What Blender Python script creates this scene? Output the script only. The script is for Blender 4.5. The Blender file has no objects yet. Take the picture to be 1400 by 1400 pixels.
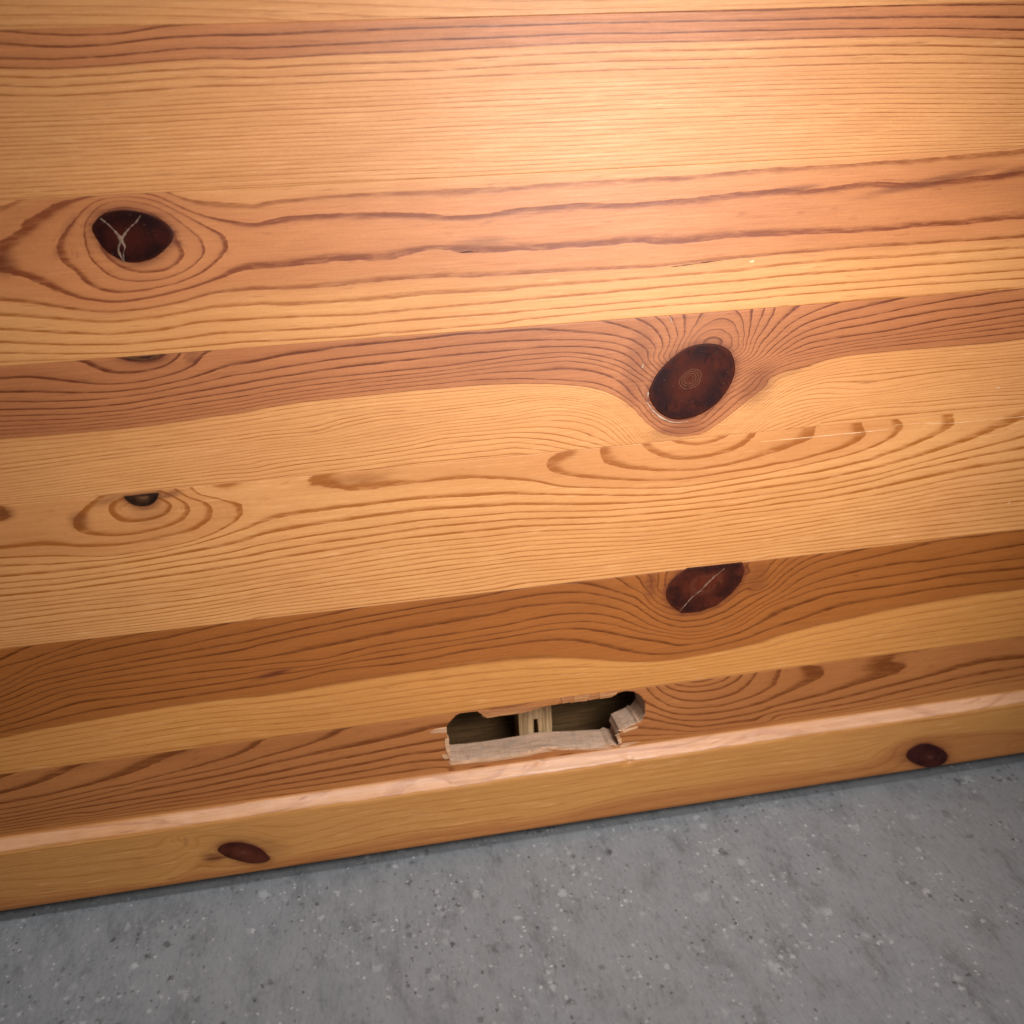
import bpy, math, random
import numpy as np
from mathutils import Matrix, Vector
from mathutils.geometry import delaunay_2d_cdt

random.seed(7)
rng = np.random.default_rng(7)
S = bpy.context.scene
COL = S.collection
R_ = math.radians

# ------------------------------------------------------------------ camera
FPX = 1400.0                      # focal length in photo pixels (photo 1400 wide)
VX, VY, VB, DIST = 9500., -225., 4200., 0.39
FLOOR_GAP = 0.0052                # the rail hangs this far above the floor
ZREL_BOTTOM = -0.1385             # rail bottom relative to the picture centre on the panel
ZOFF = -ZREL_BOTTOM + FLOOR_GAP   # so that the floor is z = 0

def _cam():
    u = np.array([VX-700, VY-700, FPX]); dx = u/np.linalg.norm(u)
    a = -(u[1]*VB + FPX*FPX)/u[0]
    dd = np.array([a, VB, FPX]); dd /= np.linalg.norm(dd)
    dn = np.cross(dx, dd)
    R = np.array([dx, dn, -dd])
    C = -R[:, 2]*DIST + np.array([0, 0, ZOFF])
    return R, C
CR, CC = _cam()
cam = bpy.data.cameras.new('camera'); camo = bpy.data.objects.new('camera', cam)
COL.objects.link(camo); S.camera = camo
m = Matrix.Identity(4)
for i in range(3):
    m[i][0] = CR[i, 0]; m[i][1] = -CR[i, 1]; m[i][2] = -CR[i, 2]; m[i][3] = CC[i]
camo.matrix_world = m
cam.sensor_width = 36.0; cam.lens = 36.0*FPX/1400.0
cam.clip_start = 0.01; cam.clip_end = 50
cam.dof.use_dof = True; cam.dof.focus_distance = 0.385; cam.dof.aperture_fstop = 9.0

# ------------------------------------------------------------------ light
W = bpy.data.worlds.new('World'); S.world = W; W.use_nodes = True
bg = W.node_tree.nodes['Background']
bg.inputs[0].default_value = (1.0, 0.97, 0.94, 1); bg.inputs[1].default_value = 0.06

def lamp(name, loc, target, power, size, color, spread=180):
    l = bpy.data.lights.new(name, 'AREA'); l.shape = 'DISK'; l.size = size
    l.energy = power; l.color = color; l.spread = R_(spread)
    o = bpy.data.objects.new(name, l); COL.objects.link(o); o.location = loc
    d = Vector(target)-Vector(loc); o.rotation_euler = d.to_track_quat('-Z', 'Y').to_euler()
    return o
def spot(name, loc, target, power, radius, color, cone, blend=1.0):
    l = bpy.data.lights.new(name, 'SPOT'); l.shadow_soft_size = radius; l.energy = power; l.color = color
    l.spot_size = R_(cone); l.spot_blend = blend
    o = bpy.data.objects.new(name, l); COL.objects.link(o); o.location = loc
    o.rotation_euler = (Vector(target)-Vector(loc)).to_track_quat('-Z', 'Y').to_euler()
    return o
spot('key_lamp', (0.105, -0.31, ZOFF+0.163), (0.030, 0, ZOFF+0.045), 11.0, 0.115, (1.0, 0.968, 0.940), 100)
spot('overhead_fill', (0.03, -0.17, 1.25), (-0.065, -0.08, 0), 128.0, 0.34, (0.925, 0.975, 1.0), 21)  # added unseen light for ledge sheen and floor; narrow cone darkens the corners

S.view_settings.view_transform = 'Standard'; S.view_settings.look = 'None'
S.view_settings.exposure = 0.0; S.view_settings.gamma = 1.0
S.render.engine = 'CYCLES'

# ------------------------------------------------------------------ helpers
def P(px, py, y=0.0):
    """a photo pixel seen on the upright plane at depth y -> world (x, z)"""
    r = CR @ np.array([px-700.0, py-700.0, FPX]); t = (y-CC[1])/r[1]
    p = CC + r*t
    return float(p[0]), float(p[2])

def Pfloor(px, py):
    r = CR @ np.array([px-700.0, py-700.0, FPX]); t = -CC[2]/r[2]
    p = CC + r*t
    return float(p[0]), float(p[1])

def link(name, me, mats, parent=None, label=None):
    o = bpy.data.objects.new(name, me); COL.objects.link(o)
    for mm in (mats if isinstance(mats, (list, tuple)) else [mats]):
        me.materials.append(mm)
    if parent: o.parent = parent
    if label: o['label'] = label
    return o

def mesh(name, v, f, smooth=True):
    me = bpy.data.meshes.new(name)
    me.from_pydata([tuple(map(float, q)) for q in v], [], [tuple(map(int, q)) for q in f])
    me.update()
    if smooth: me.polygons.foreach_set('use_smooth', [True]*len(me.polygons))
    return me

def fattr(me, name, arr):
    a = me.attributes.new(name, 'FLOAT', 'POINT'); a.data.foreach_set('value', np.asarray(arr, np.float32))

def smooth01(a, b, x):
    t = np.clip((x-a)/(b-a), 0, 1); return t*t*(3-2*t)

def pts(s):
    return np.array([[float(c) for c in q.split(',')] for q in s.split()])

def resample(p, step):
    d = np.hypot(*np.diff(p, axis=0).T); L = np.concatenate([[0], np.cumsum(d)])
    n = max(2, int(L[-1]/step)+1); t = np.linspace(0, L[-1], n)
    return np.c_[np.interp(t, L, p[:, 0]), np.interp(t, L, p[:, 1])]

def closed_smooth(p, n):
    """closed Catmull-Rom through the points"""
    q = []
    N = len(p); per = max(2, n//N)
    for i in range(N):
        a, b, c, d = p[i-1], p[i], p[(i+1) % N], p[(i+2) % N]
        for k in range(per):
            t = k/per
            q.append(0.5*((2*b)+(-a+c)*t+(2*a-5*b+4*c-d)*t*t+(-a+3*b-3*c+d)*t**3))
    return np.array(q)

class Field:
    """growth-ring coordinate of one board: thin-plate spline through traced ring lines"""
    AX = 0.45
    def __init__(self, tr, plane=0.0, step=14, lam=1e-3):
        X, V = [], []
        for v, win, s in tr:
            ox, oy = win[0], win[1]; sc = win[2] if len(win) > 2 else 4.0
            p = pts(s)/sc + np.array([ox, oy])
            for q in (resample(p, step) if len(p) > 1 else p):
                X.append(P(q[0], q[1], plane)); V.append(v)
        X = np.array(X)*20.0; V = np.array(V, float)
        self.x0 = X.mean(0); X = (X-self.x0)*np.array([self.AX, 1]); self.X = X
        n = len(X); A = np.zeros((n+3, n+3))
        A[:n, :n] = self.k(X, X)+lam*np.eye(n)
        A[:n, n] = 1; A[:n, n+1:] = X; A[n, :n] = 1; A[n+1:, :n] = X.T
        self.w = np.linalg.solve(A, np.r_[V, 0, 0, 0]); self.n = n
    @staticmethod
    def k(a, b):
        d2 = ((a[:, None, :]-b[None])**2).sum(-1)
        return 0.5*d2*np.log(d2+1e-12)
    def __call__(self, x, z):
        zz = z-ZOFF                       # outside the traced stretch the grain just runs on
        xl = -0.149+(zz-0.18)*(0.061/0.306); xr = 0.195-(zz-0.172)*(0.035/0.302)
        xc = np.clip(x, xl, xr)
        q = (np.c_[xc, z]*20.0-self.x0)*np.array([self.AX, 1]); out = []
        for i in range(0, len(q), 8000):
            c = q[i:i+8000]
            out.append(self.k(c, self.X)@self.w[:self.n]+self.w[self.n]+c@self.w[self.n+1:])
        return np.concatenate(out)

# ------------------------------------------------------------------ materials
def NT(name):
    mt = bpy.data.materials.new(name); mt.use_nodes = True
    nt = mt.node_tree; nt.nodes.clear(); return mt, nt

class G:
    def __init__(s, nt): s.nt = nt
    def n(s, t, **kw):
        nd = s.nt.nodes.new(t)
        for k, v in kw.items(): setattr(nd, k, v)
        return nd
    def put(s, sock, v):
        if hasattr(v, 'is_output') or isinstance(v, bpy.types.NodeSocket): s.nt.links.new(v, sock)
        else: sock.default_value = v
    def m(s, op, a, b=0.0, c=None, clamp=False):
        nd = s.n('ShaderNodeMath', operation=op, use_clamp=clamp)
        s.put(nd.inputs[0], a); s.put(nd.inputs[1], b)
        if c is not None: s.put(nd.inputs[2], c)
        return nd.outputs[0]
    def ss(s, v, a, b, lo=0.0, hi=1.0):
        nd = s.n('ShaderNodeMapRange', interpolation_type='SMOOTHSTEP')
        s.put(nd.inputs[0], v); s.put(nd.inputs[1], a); s.put(nd.inputs[2], b); s.put(nd.inputs[3], lo); s.put(nd.inputs[4], hi)
        return nd.outputs[0]
    def lin(s, v, a, b, lo, hi):
        nd = s.n('ShaderNodeMapRange')
        s.put(nd.inputs[0], v); s.put(nd.inputs[1], a); s.put(nd.inputs[2], b); s.put(nd.inputs[3], lo); s.put(nd.inputs[4], hi)
        return nd.outputs[0]
    def mix(s, f, a, b, bt='MIX'):
        nd = s.n('ShaderNodeMix', data_type='RGBA', blend_type=bt)
        s.put(nd.inputs[0], f)
        for i, v in ((6, a), (7, b)):
            if isinstance(v, tuple): nd.inputs[i].default_value = (*v[:3], 1)
            else: s.put(nd.inputs[i], v)
        return nd.outputs[2]
    def attr(s, name): return s.n('ShaderNodeAttribute', attribute_name=name).outputs['Fac']
    def pos(s, scale, loc=(0, 0, 0), rot=(0, 0, 0)):
        tc = s.n('ShaderNodeTexCoord'); mp = s.n('ShaderNodeMapping')
        s.nt.links.new(tc.outputs['Object'], mp.inputs[0])
        mp.inputs['Scale'].default_value = scale; mp.inputs['Location'].default_value = loc
        mp.inputs['Rotation'].default_value = rot
        return mp.outputs[0]
    def noise(s, vec, scale=1.0, detail=2.0, rough=0.5, dist=0.0):
        nd = s.n('ShaderNodeTexNoise'); s.put(nd.inputs['Vector'], vec)
        nd.inputs['Scale'].default_value = scale; nd.inputs['Detail'].default_value = detail
        nd.inputs['Roughness'].default_value = rough; nd.inputs['Distortion'].default_value = dist
        return nd.outputs['Fac']
    def bsdf(s, col, rough, spec=0.5, normal=None, coat=0.0, coat_r=0.2):
        b = s.n('ShaderNodeBsdfPrincipled'); o = s.n('ShaderNodeOutputMaterial')
        if isinstance(col, tuple): b.inputs['Base Color'].default_value = (*col[:3], 1)
        else: s.put(b.inputs['Base Color'], col)
        s.put(b.inputs['Roughness'], rough); b.inputs['Specular IOR Level'].default_value = spec
        b.inputs['Coat Weight'].default_value = coat; b.inputs['Coat Roughness'].default_value = coat_r
        if normal is not None: s.put(b.inputs['Normal'], normal)
        s.nt.links.new(b.outputs[0], o.inputs[0]); return b
    def bump(s, h, strength=0.2, dist=0.001):
        b = s.n('ShaderNodeBump'); s.put(b.inputs['Height'], h)
        b.inputs['Strength'].default_value = strength; b.inputs['Distance'].default_value = dist
        return b.outputs[0]

SAP = (0.65, 0.303, 0.108); HEART = (0.46, 0.160, 0.048)
LSAP = (0.30, 0.088, 0.012); LHEART = (0.13, 0.026, 0.003)

def wood(name, seed, amps, v0, sap=SAP, heart=HEART, lsap=LSAP, lheart=LHEART, wob=0.75, width=0.25,
         rough=0.46, spec=0.36, fib=1.0):
    """lacquered pine: ring lines from the board's ring coordinate; amps[i] = strength of ring v0+i"""
    mt, nt = NT(name); g = G(nt)
    off = (seed*3.1, seed*1.7, seed*2.3)
    v = g.attr('ring'); h = g.attr('heart'); st = g.attr('stain'); wn_ = g.attr('sheen_wear')
    n1 = g.noise(g.pos((22, 60, 160), off), 1, 2)
    n2 = g.noise(g.pos((160, 300, 900), off), 1, 2, 0.6)
    vv = g.m('ADD', v, g.m('ADD', g.m('MULTIPLY', g.m('SUBTRACT', n1, 0.5), 0.30*wob), g.m('MULTIPLY', g.m('SUBTRACT', n2, 0.5), 0.16*wob)))
    fl = g.m('FLOOR', vv); f = g.m('SUBTRACT', vv, fl)
    wn = g.n('ShaderNodeTexWhiteNoise', noise_dimensions='1D'); g.put(wn.inputs['W'], g.m('ADD', fl, seed*13.7)); rnd = wn.outputs['Value']
    w = g.m('MULTIPLY_ADD', rnd, 0.18, width-0.09)
    d = g.ss(f, g.m('SUBTRACT', 1.0, w), g.m('SUBTRACT', 1.0, g.m('MULTIPLY', w, 0.45)))
    d = g.m('MULTIPLY', d, g.ss(f, 0.955, 1.0, 1.0, 0.0))
    d = g.m('MULTIPLY', d, g.m('MULTIPLY_ADD', g.ss(f, g.m('SUBTRACT', 1.0, w), 0.97), 0.2, 0.9))
    # soft foot of the latewood on its inner side
    foot = g.m('MULTIPLY', g.ss(f, 0.35, 1.0), g.ss(f, 0.97, 1.0, 1.0, 0.0))
    rp = g.n('ShaderNodeValToRGB'); cr = rp.color_ramp; cr.interpolation = 'CONSTANT'
    N = len(amps)
    while len(cr.elements) < N: cr.elements.new(1.0)
    for i in range(N):
        e = cr.elements[i]; e.position = i/N; e.color = (amps[i],)*3+(1,)
    g.put(rp.inputs[0], g.m('DIVIDE', g.m('ADD', fl, 1.5-v0), float(N)))   # line at integer k uses amps[k-v0]
    amp = rp.outputs[0]
    brk = g.noise(g.pos((95, 60, 620), tuple(q+5 for q in off)), 1, 4, 0.7)
    amp = g.m('MULTIPLY', amp, g.lin(brk, 0.32, 0.68, 0.38, 1.32), clamp=True)
    da = g.m('MULTIPLY', d, amp, clamp=True)
    base = g.mix(h, sap, heart)
    line = g.mix(h, lsap, lheart)
    # broad tone drift, fibre streaks, short resin-canal dashes
    drift = g.noise(g.pos((9, 20, 45), tuple(q+9 for q in off)), 1, 3, 0.55)
    base = g.mix(g.ss(drift, 0.3, 0.75), base, g.mix(0.22, base, line))
    base = g.mix(g.m('MULTIPLY', foot, g.m('MULTIPLY', amp, 0.30)), base, line)
    fb = g.noise(g.pos((42, 80, 1500), tuple(q+2 for q in off)), 1, 4, 0.75)
    base = g.mix(g.lin(fb, 0.34, 0.68, 0.0, 0.55*fib), base, g.mix(0.55, base, line))
    wno = g.noise(g.pos((30, 120, 700), tuple(q+8 for q in off)), 1, 4, 0.65)
    base = g.mix(g.m('MULTIPLY', wn_, g.lin(fb, 0.3, 0.7, 0.95, 0.70)), base, g.mix(g.ss(wno, 0.35, 0.65), (0.62, 0.350, 0.215), (0.49, 0.275, 0.170)))  # reflected sheen painted in as pale pinkish colour, with some wear
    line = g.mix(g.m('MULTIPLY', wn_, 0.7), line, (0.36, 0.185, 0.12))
    mot = g.noise(g.pos((750, 750, 1300), tuple(q+7 for q in off)), 1, 3, 0.7)
    base = g.mix(g.lin(mot, 0.34, 0.68, 0.0, 0.22), base, g.mix(0.6, base, line))
    col = g.mix(da, base, line)
    cmb = g.n('ShaderNodeCombineXYZ'); sxyz = g.n('ShaderNodeSeparateXYZ'); g.put(sxyz.inputs[0], g.pos((70, 70, 70), off))
    g.put(cmb.inputs[0], sxyz.outputs[0]); g.put(cmb.inputs[1], g.m('MULTIPLY', v, 4.5)); g.put(cmb.inputs[2], g.m('MULTIPLY', sxyz.outputs[2], 3.0))
    ds = g.noise(cmb.outputs[0], 1, 3, 0.6)
    ds = g.ss(ds, 0.60, 0.78, 0.0, 0.50*fib)
    col = g.mix(ds, col, lheart)
    lt = g.ss(g.noise(g.pos((70, 90, 1300), tuple(q+6 for q in off)), 1, 2, 0.5), 0.60, 0.78, 0.0, 0.30)
    lt = g.m('MULTIPLY', lt, g.m('MULTIPLY_ADD', h, -0.85, 1.0))
    col = g.mix(lt, col, (0.80, 0.46, 0.22))
    sm = g.m('MULTIPLY', st, g.lin(g.noise(g.pos((45, 80, 900), tuple(q+4 for q in off)), 1, 3, 0.6), 0.3, 0.7, 0.55, 1.25), clamp=True)
    col = g.mix(sm, col, (0.105, 0.022, 0.007))
    ht = g.m('ADD', g.m('MULTIPLY', fb, 0.5), g.m('MULTIPLY', da, -0.5))
    orange = g.noise(g.pos((120, 120, 160), off), 1, 2)
    nrm = g.bump(g.m('ADD', ht, g.m('MULTIPLY', orange, 0.8)), 0.10, 0.0006)
    rg = g.m('SUBTRACT', g.lin(fb, 0.3, 0.7, rough-0.04, rough+0.07), g.m('MULTIPLY', wn_, 0.10))
    g.bsdf(col, rg, spec, nrm)
    return mt

def rawwood(name, col, dark, seed, axis='x', rough=0.85):
    mt, nt = NT(name); g = G(nt)
    sc = (60, 60, 1400) if axis == 'x' else (1500, 400, 45)
    a = g.noise(g.pos(sc, (seed, seed, seed)), 1, 4, 0.65)
    b = g.noise(g.pos((300, 300, 300), (seed, 0, 0)), 1, 4, 0.7)
    c = g.mix(g.ss(a, 0.35, 0.68), dark, col)
    c = g.mix(g.ss(b, 0.45, 0.75, 0.0, 0.45), c, dark)
    g.bsdf(c, rough, 0.2, g.bump(g.m('ADD', a, b), 0.5, 0.0006))
    return mt

def holewood(name, col, dark):
    mt, nt = NT(name); g = G(nt)
    a = g.noise(g.pos((110, 1500, 900)), 1, 4, 0.7)        # fibres along the board
    b = g.noise(g.pos((1100, 160, 260)), 1, 3, 0.6)        # saw marks across its thickness
    d = g.noise(g.pos((140, 140, 140)), 1, 3, 0.6)
    c = g.mix(g.ss(a, 0.34, 0.66, 0.75, 0.0), col, dark)
    c = g.mix(g.ss(b, 0.50, 0.72, 0.0, 0.50), c, dark)
    c = g.mix(g.ss(d, 0.45, 0.70, 0.0, 0.35), c, (0.36, 0.29, 0.24))
    g.bsdf(c, 0.9, 0.15, g.bump(g.m('ADD', a, b), 0.6, 0.0005))
    return mt

def knotmat(name, dark, red, pale, seed, pale_lo, pale_hi, pale_amt):
    mt, nt = NT(name); g = G(nt)
    r = g.attr('rad')
    nz = g.noise(g.pos((260, 260, 260), (seed,)*3), 1, 3)
    rr = g.m('ADD', r, g.m('MULTIPLY', g.m('SUBTRACT', nz, 0.5), 0.06))
    sn = g.m('SINE', g.m('MULTIPLY', rr, 120.0))
    c = g.mix(g.ss(rr, 0.10, 0.80), red, dark)
    c = g.mix(g.m('MULTIPLY', g.ss(sn, -0.2, 1.0), 0.15), c, g.mix(0.6, c, red))
    blot = g.noise(g.pos((110, 110, 110), (seed*2,)*3), 1, 4, 0.6)
    c = g.mix(g.ss(blot, 0.42, 0.70, 0.0, 0.85), c, red)
    c = g.mix(g.ss(rr, 0.88, 1.0, 0.0, 0.55), c, g.mix(0.5, red, (0.075, 0.020, 0.009)))
    ring = g.m('MULTIPLY', g.m('MULTIPLY', g.ss(rr, pale_lo-0.05, pale_lo), g.ss(rr, pale_hi, pale_hi+0.05, 1.0, 0.0)), g.ss(g.m('SINE', g.m('MULTIPLY', rr, 105.0)), 0.0, 0.9))
    c = g.mix(g.m('MULTIPLY', ring, pale_amt), c, pale)
    c = g.mix(g.ss(g.noise(g.pos((420, 420, 160), (seed,)*3), 1, 4, 0.7), 0.52, 0.72, 0.0, 0.6), c, (0.006, 0.002, 0.002))
    dust = g.ss(g.noise(g.pos((900, 900, 900)), 1, 2), 0.66, 0.8, 0.0, 0.16)
    c = g.mix(dust, c, (0.3, 0.2, 0.15))
    g.bsdf(c, g.lin(blot, 0.3, 0.7, 0.46, 0.60), 0.07, g.bump(g.m('ADD', nz, g.m('MULTIPLY', sn, 0.2)), 0.12, 0.0005))
    return mt

def plain(name, col, rough=0.6, var=0.3):
    mt, nt = NT(name); g = G(nt)
    n = g.noise(g.pos((500, 500, 500)), 1, 3, 0.6)
    g.bsdf(g.mix(g.ss(n, 0.35, 0.7, 0.0, var), col, tuple(q*0.5 for q in col)), rough, 0.3)
    return mt

def floormat():
    mt, nt = NT('grey_flecked_linoleum'); g = G(nt)
    big = g.noise(g.pos((9, 6, 1)), 1, 4, 0.6)
    mid = g.noise(g.pos((80, 34, 1), rot=(0, 0, R_(4))), 1, 4, 0.65)
    fine = g.noise(g.pos((700, 190, 1), rot=(0, 0, R_(3))), 1, 4, 0.7)
    grit = g.noise(g.pos((900, 700, 1)), 1, 3, 0.65)
    c = g.mix(g.ss(big, 0.3, 0.7), (0.135, 0.149, 0.161), (0.155, 0.161, 0.168))
    c = g.mix(g.ss(mid, 0.36, 0.68, 0.0, 0.60), c, (0.185, 0.192, 0.20))
    c = g.mix(g.ss(mid, 0.30, 0.48, 0.38, 0.0), c, (0.055, 0.057, 0.060))
    c = g.mix(g.ss(fine, 0.46, 0.72, 0.0, 0.48), c, (0.21, 0.214, 0.22))
    c = g.mix(g.ss(fine, 0.26, 0.48, 0.46, 0.0), c, (0.045, 0.047, 0.05))
    c = g.mix(g.ss(grit, 0.55, 0.75, 0.0, 0.40), c, (0.23, 0.23, 0.235))
    c = g.mix(g.ss(grit, 0.25, 0.42, 0.42, 0.0), c, (0.035, 0.035, 0.037))
    blot = g.noise(g.pos((60, 48, 1), (8, 3, 0)), 1, 5, 0.7)
    c = g.mix(g.ss(blot, 0.60, 0.74, 0.0, 0.38), c, (0.045, 0.047, 0.049))
    c = g.mix(g.ss(blot, 0.26, 0.40, 0.34, 0.0), c, (0.19, 0.194, 0.20))
    # embedded pale and dark flecks: two sizes, ragged, clustered
    clus = g.noise(g.pos((38, 30, 1), (3, 1, 0)), 1, 3)
    for i, (sc, lo, hi, sel, colr, amt) in enumerate((
            (78, 0.06, 0.22, 0.88, (0.26, 0.268, 0.276), 0.85), (110, 0.05, 0.22, 0.91, (0.032, 0.033, 0.035), 0.7),
            (150, 0.08, 0.28, 0.89, (0.30, 0.308, 0.316), 0.85), (270, 0.10, 0.32, 0.90, (0.30, 0.306, 0.312), 0.85), (520, 0.12, 0.36, 0.94, (0.38, 0.39, 0.39), 0.85),
            (200, 0.08, 0.26, 0.90, (0.022, 0.023, 0.025), 0.8), (420, 0.12, 0.32, 0.89, (0.018, 0.018, 0.020), 0.8))):
        v = g.pos((sc, sc*0.8, 1), (i*7.3, i*2.1, 0))
        wv = g.n('ShaderNodeTexNoise'); g.put(wv.inputs['Vector'], v); wv.inputs['Scale'].default_value = 3.2; wv.inputs['Detail'].default_value = 5; wv.inputs['Roughness'].default_value = 0.65
        mx = g.n('ShaderNodeMix', data_type='VECTOR'); mx.inputs[0].default_value = 0.30; g.put(mx.inputs[4], v)
        ad = g.n('ShaderNodeVectorMath', operation='ADD'); g.put(ad.inputs[0], v); g.put(ad.inputs[1], wv.outputs['Color'])
        g.put(mx.inputs[5], ad.outputs[0])
        vo = g.n('ShaderNodeTexVoronoi', voronoi_dimensions='2D'); g.put(vo.inputs['Vector'], ad.outputs[0]); vo.inputs['Scale'].default_value = 1.0
        sx = g.n('ShaderNodeSeparateColor'); g.put(sx.inputs[0], vo.outputs['Color'])
        pick = g.m('GREATER_THAN', g.m('ADD', sx.outputs[0], g.m('MULTIPLY', g.m('SUBTRACT', clus, 0.5), 0.8)), sel)
        size = g.m('MULTIPLY_ADD', sx.outputs[1], hi-lo, lo)
        msk = g.m('MULTIPLY', pick, g.ss(vo.outputs['Distance'], g.m('MULTIPLY', size, 0.35), g.m('MULTIPLY', size, 1.35), 1.0, 0.0))
        c = g.mix(g.m('MULTIPLY', msk, g.m('MULTIPLY_ADD', g.m('POWER', sx.outputs[2], 1.8), 0.75*amt, 0.25*amt)), c, colr)
    g.bsdf(c, g.lin(mid, 0.3, 0.7, 0.46, 0.60), 0.42, g.bump(g.m('ADD', fine, grit), 0.12, 0.0006))
    return mt

# ------------------------------------------------------------------ setting
gx = np.linspace(-2.5, 2.5, 11); gy = np.linspace(-2.5, 2.5, 11)
fv = [(x, y, 0) for y in gy for x in gx]
ff = [(j*11+i, j*11+i+1, j*11+i+12, j*11+i+11) for j in range(10) for i in range(10)]
flo = link('floor', mesh('floor', fv, ff, False), floormat()); flo['kind'] = 'structure'
flo['label'] = 'grey linoleum floor with pale and dark flecks'

# ------------------------------------------------------------------ traced ring lines (ring number, photo window, points)
w11, w12, w13, w14 = (0, 0), (350, 0), (700, 0), (1050, 0)
F0 = (0, 0, 1.0)
TR0 = [
 (1, F0, "0,33.5 150,32 300,33"), (2, F0, "0,19 120,19 240,20.5 350,24.5 450,29.5"),
 (3, F0, "0,6 120,7 250,10 330,13 410,16 510,21 700,22"), (4, F0, "0,-8 200,-4 350,0 470,4 560,8 700,12 900,9 1100,3 1250,0"),
 (5, F0, "0,-22 350,-14 700,0 1000,-4 1400,-8"), (8, F0, "0,-62 700,-45 1400,-52"), (20, F0, "0,-250 700,-230 1400,-240")]
TR1 = [
 (1, F0, "0,44 50,48 100,49.5 150,48 180,45 210,39 235,36"), (1, F0, "600,26 700,22.5 787,20 1050,15 1160,10.5 1225,9 1400,8"),
 (2, F0, "0,62 50,65 100,65 150,62 200,55 245,51 300,49.5 350,49.5 450,45 550,41 650,38 700,37 800,33 950,30 1050,29 1150,26 1250,25 1400,26"),
 (3, F0, "0,81 75,82 150,78 215,71 265,67 350,68 450,63 575,57 700,52 800,48 900,46.5 1050,42.5 1175,40 1300,40 1400,42.5"),
 (4, F0, "0,94 60,95 150,91 220,85 280,81 350,82 450,76 575,71 700,65 800,60.5 900,58.5 1050,55 1150,52 1270,50 1400,54"),
 (5, F0, "0,106.5 60,108 150,104 220,98.5 290,94 350,95 450,89 575,86 700,78 850,72 1050,68 1150,65 1250,64 1400,66"),
 (6, F0, "0,118 70,121 150,115 220,110 280,106 350,107 500,101 600,97 700,91 850,85 1050,80.5 1200,76 1300,75 1400,78"),
 (7, F0, "0,132 70,133 150,129 220,124 290,119 350,118 500,112 600,108 700,103 850,97 1050,92 1200,88 1270,87 1400,88.5"),
 (12, F0, "0,168 100,165 200,160 350,152 525,145 700,137 850,131 1050,123 1200,120 1400,121"),
 (13, F0, "0,176 200,169 350,160 525,153 580,149 700,146 850,137 1050,132 1200,128 1400,129"),
 (18, F0, "0,207 150,200 350,191 525,184.5 700,176 790,173 1050,163 1200,160 1400,160"),
 (22, F0, "0,232 137,226 250,220 350,215 525,208 700,202 787,199 1050,185 1200,180 1400,178"),
 (28, F0, "0,273 212,260 350,254 525,246 700,239 1050,220 1400,204")]
A, B, C, D = (0, 250), (350, 220), (700, 200), (1050, 190)
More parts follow.
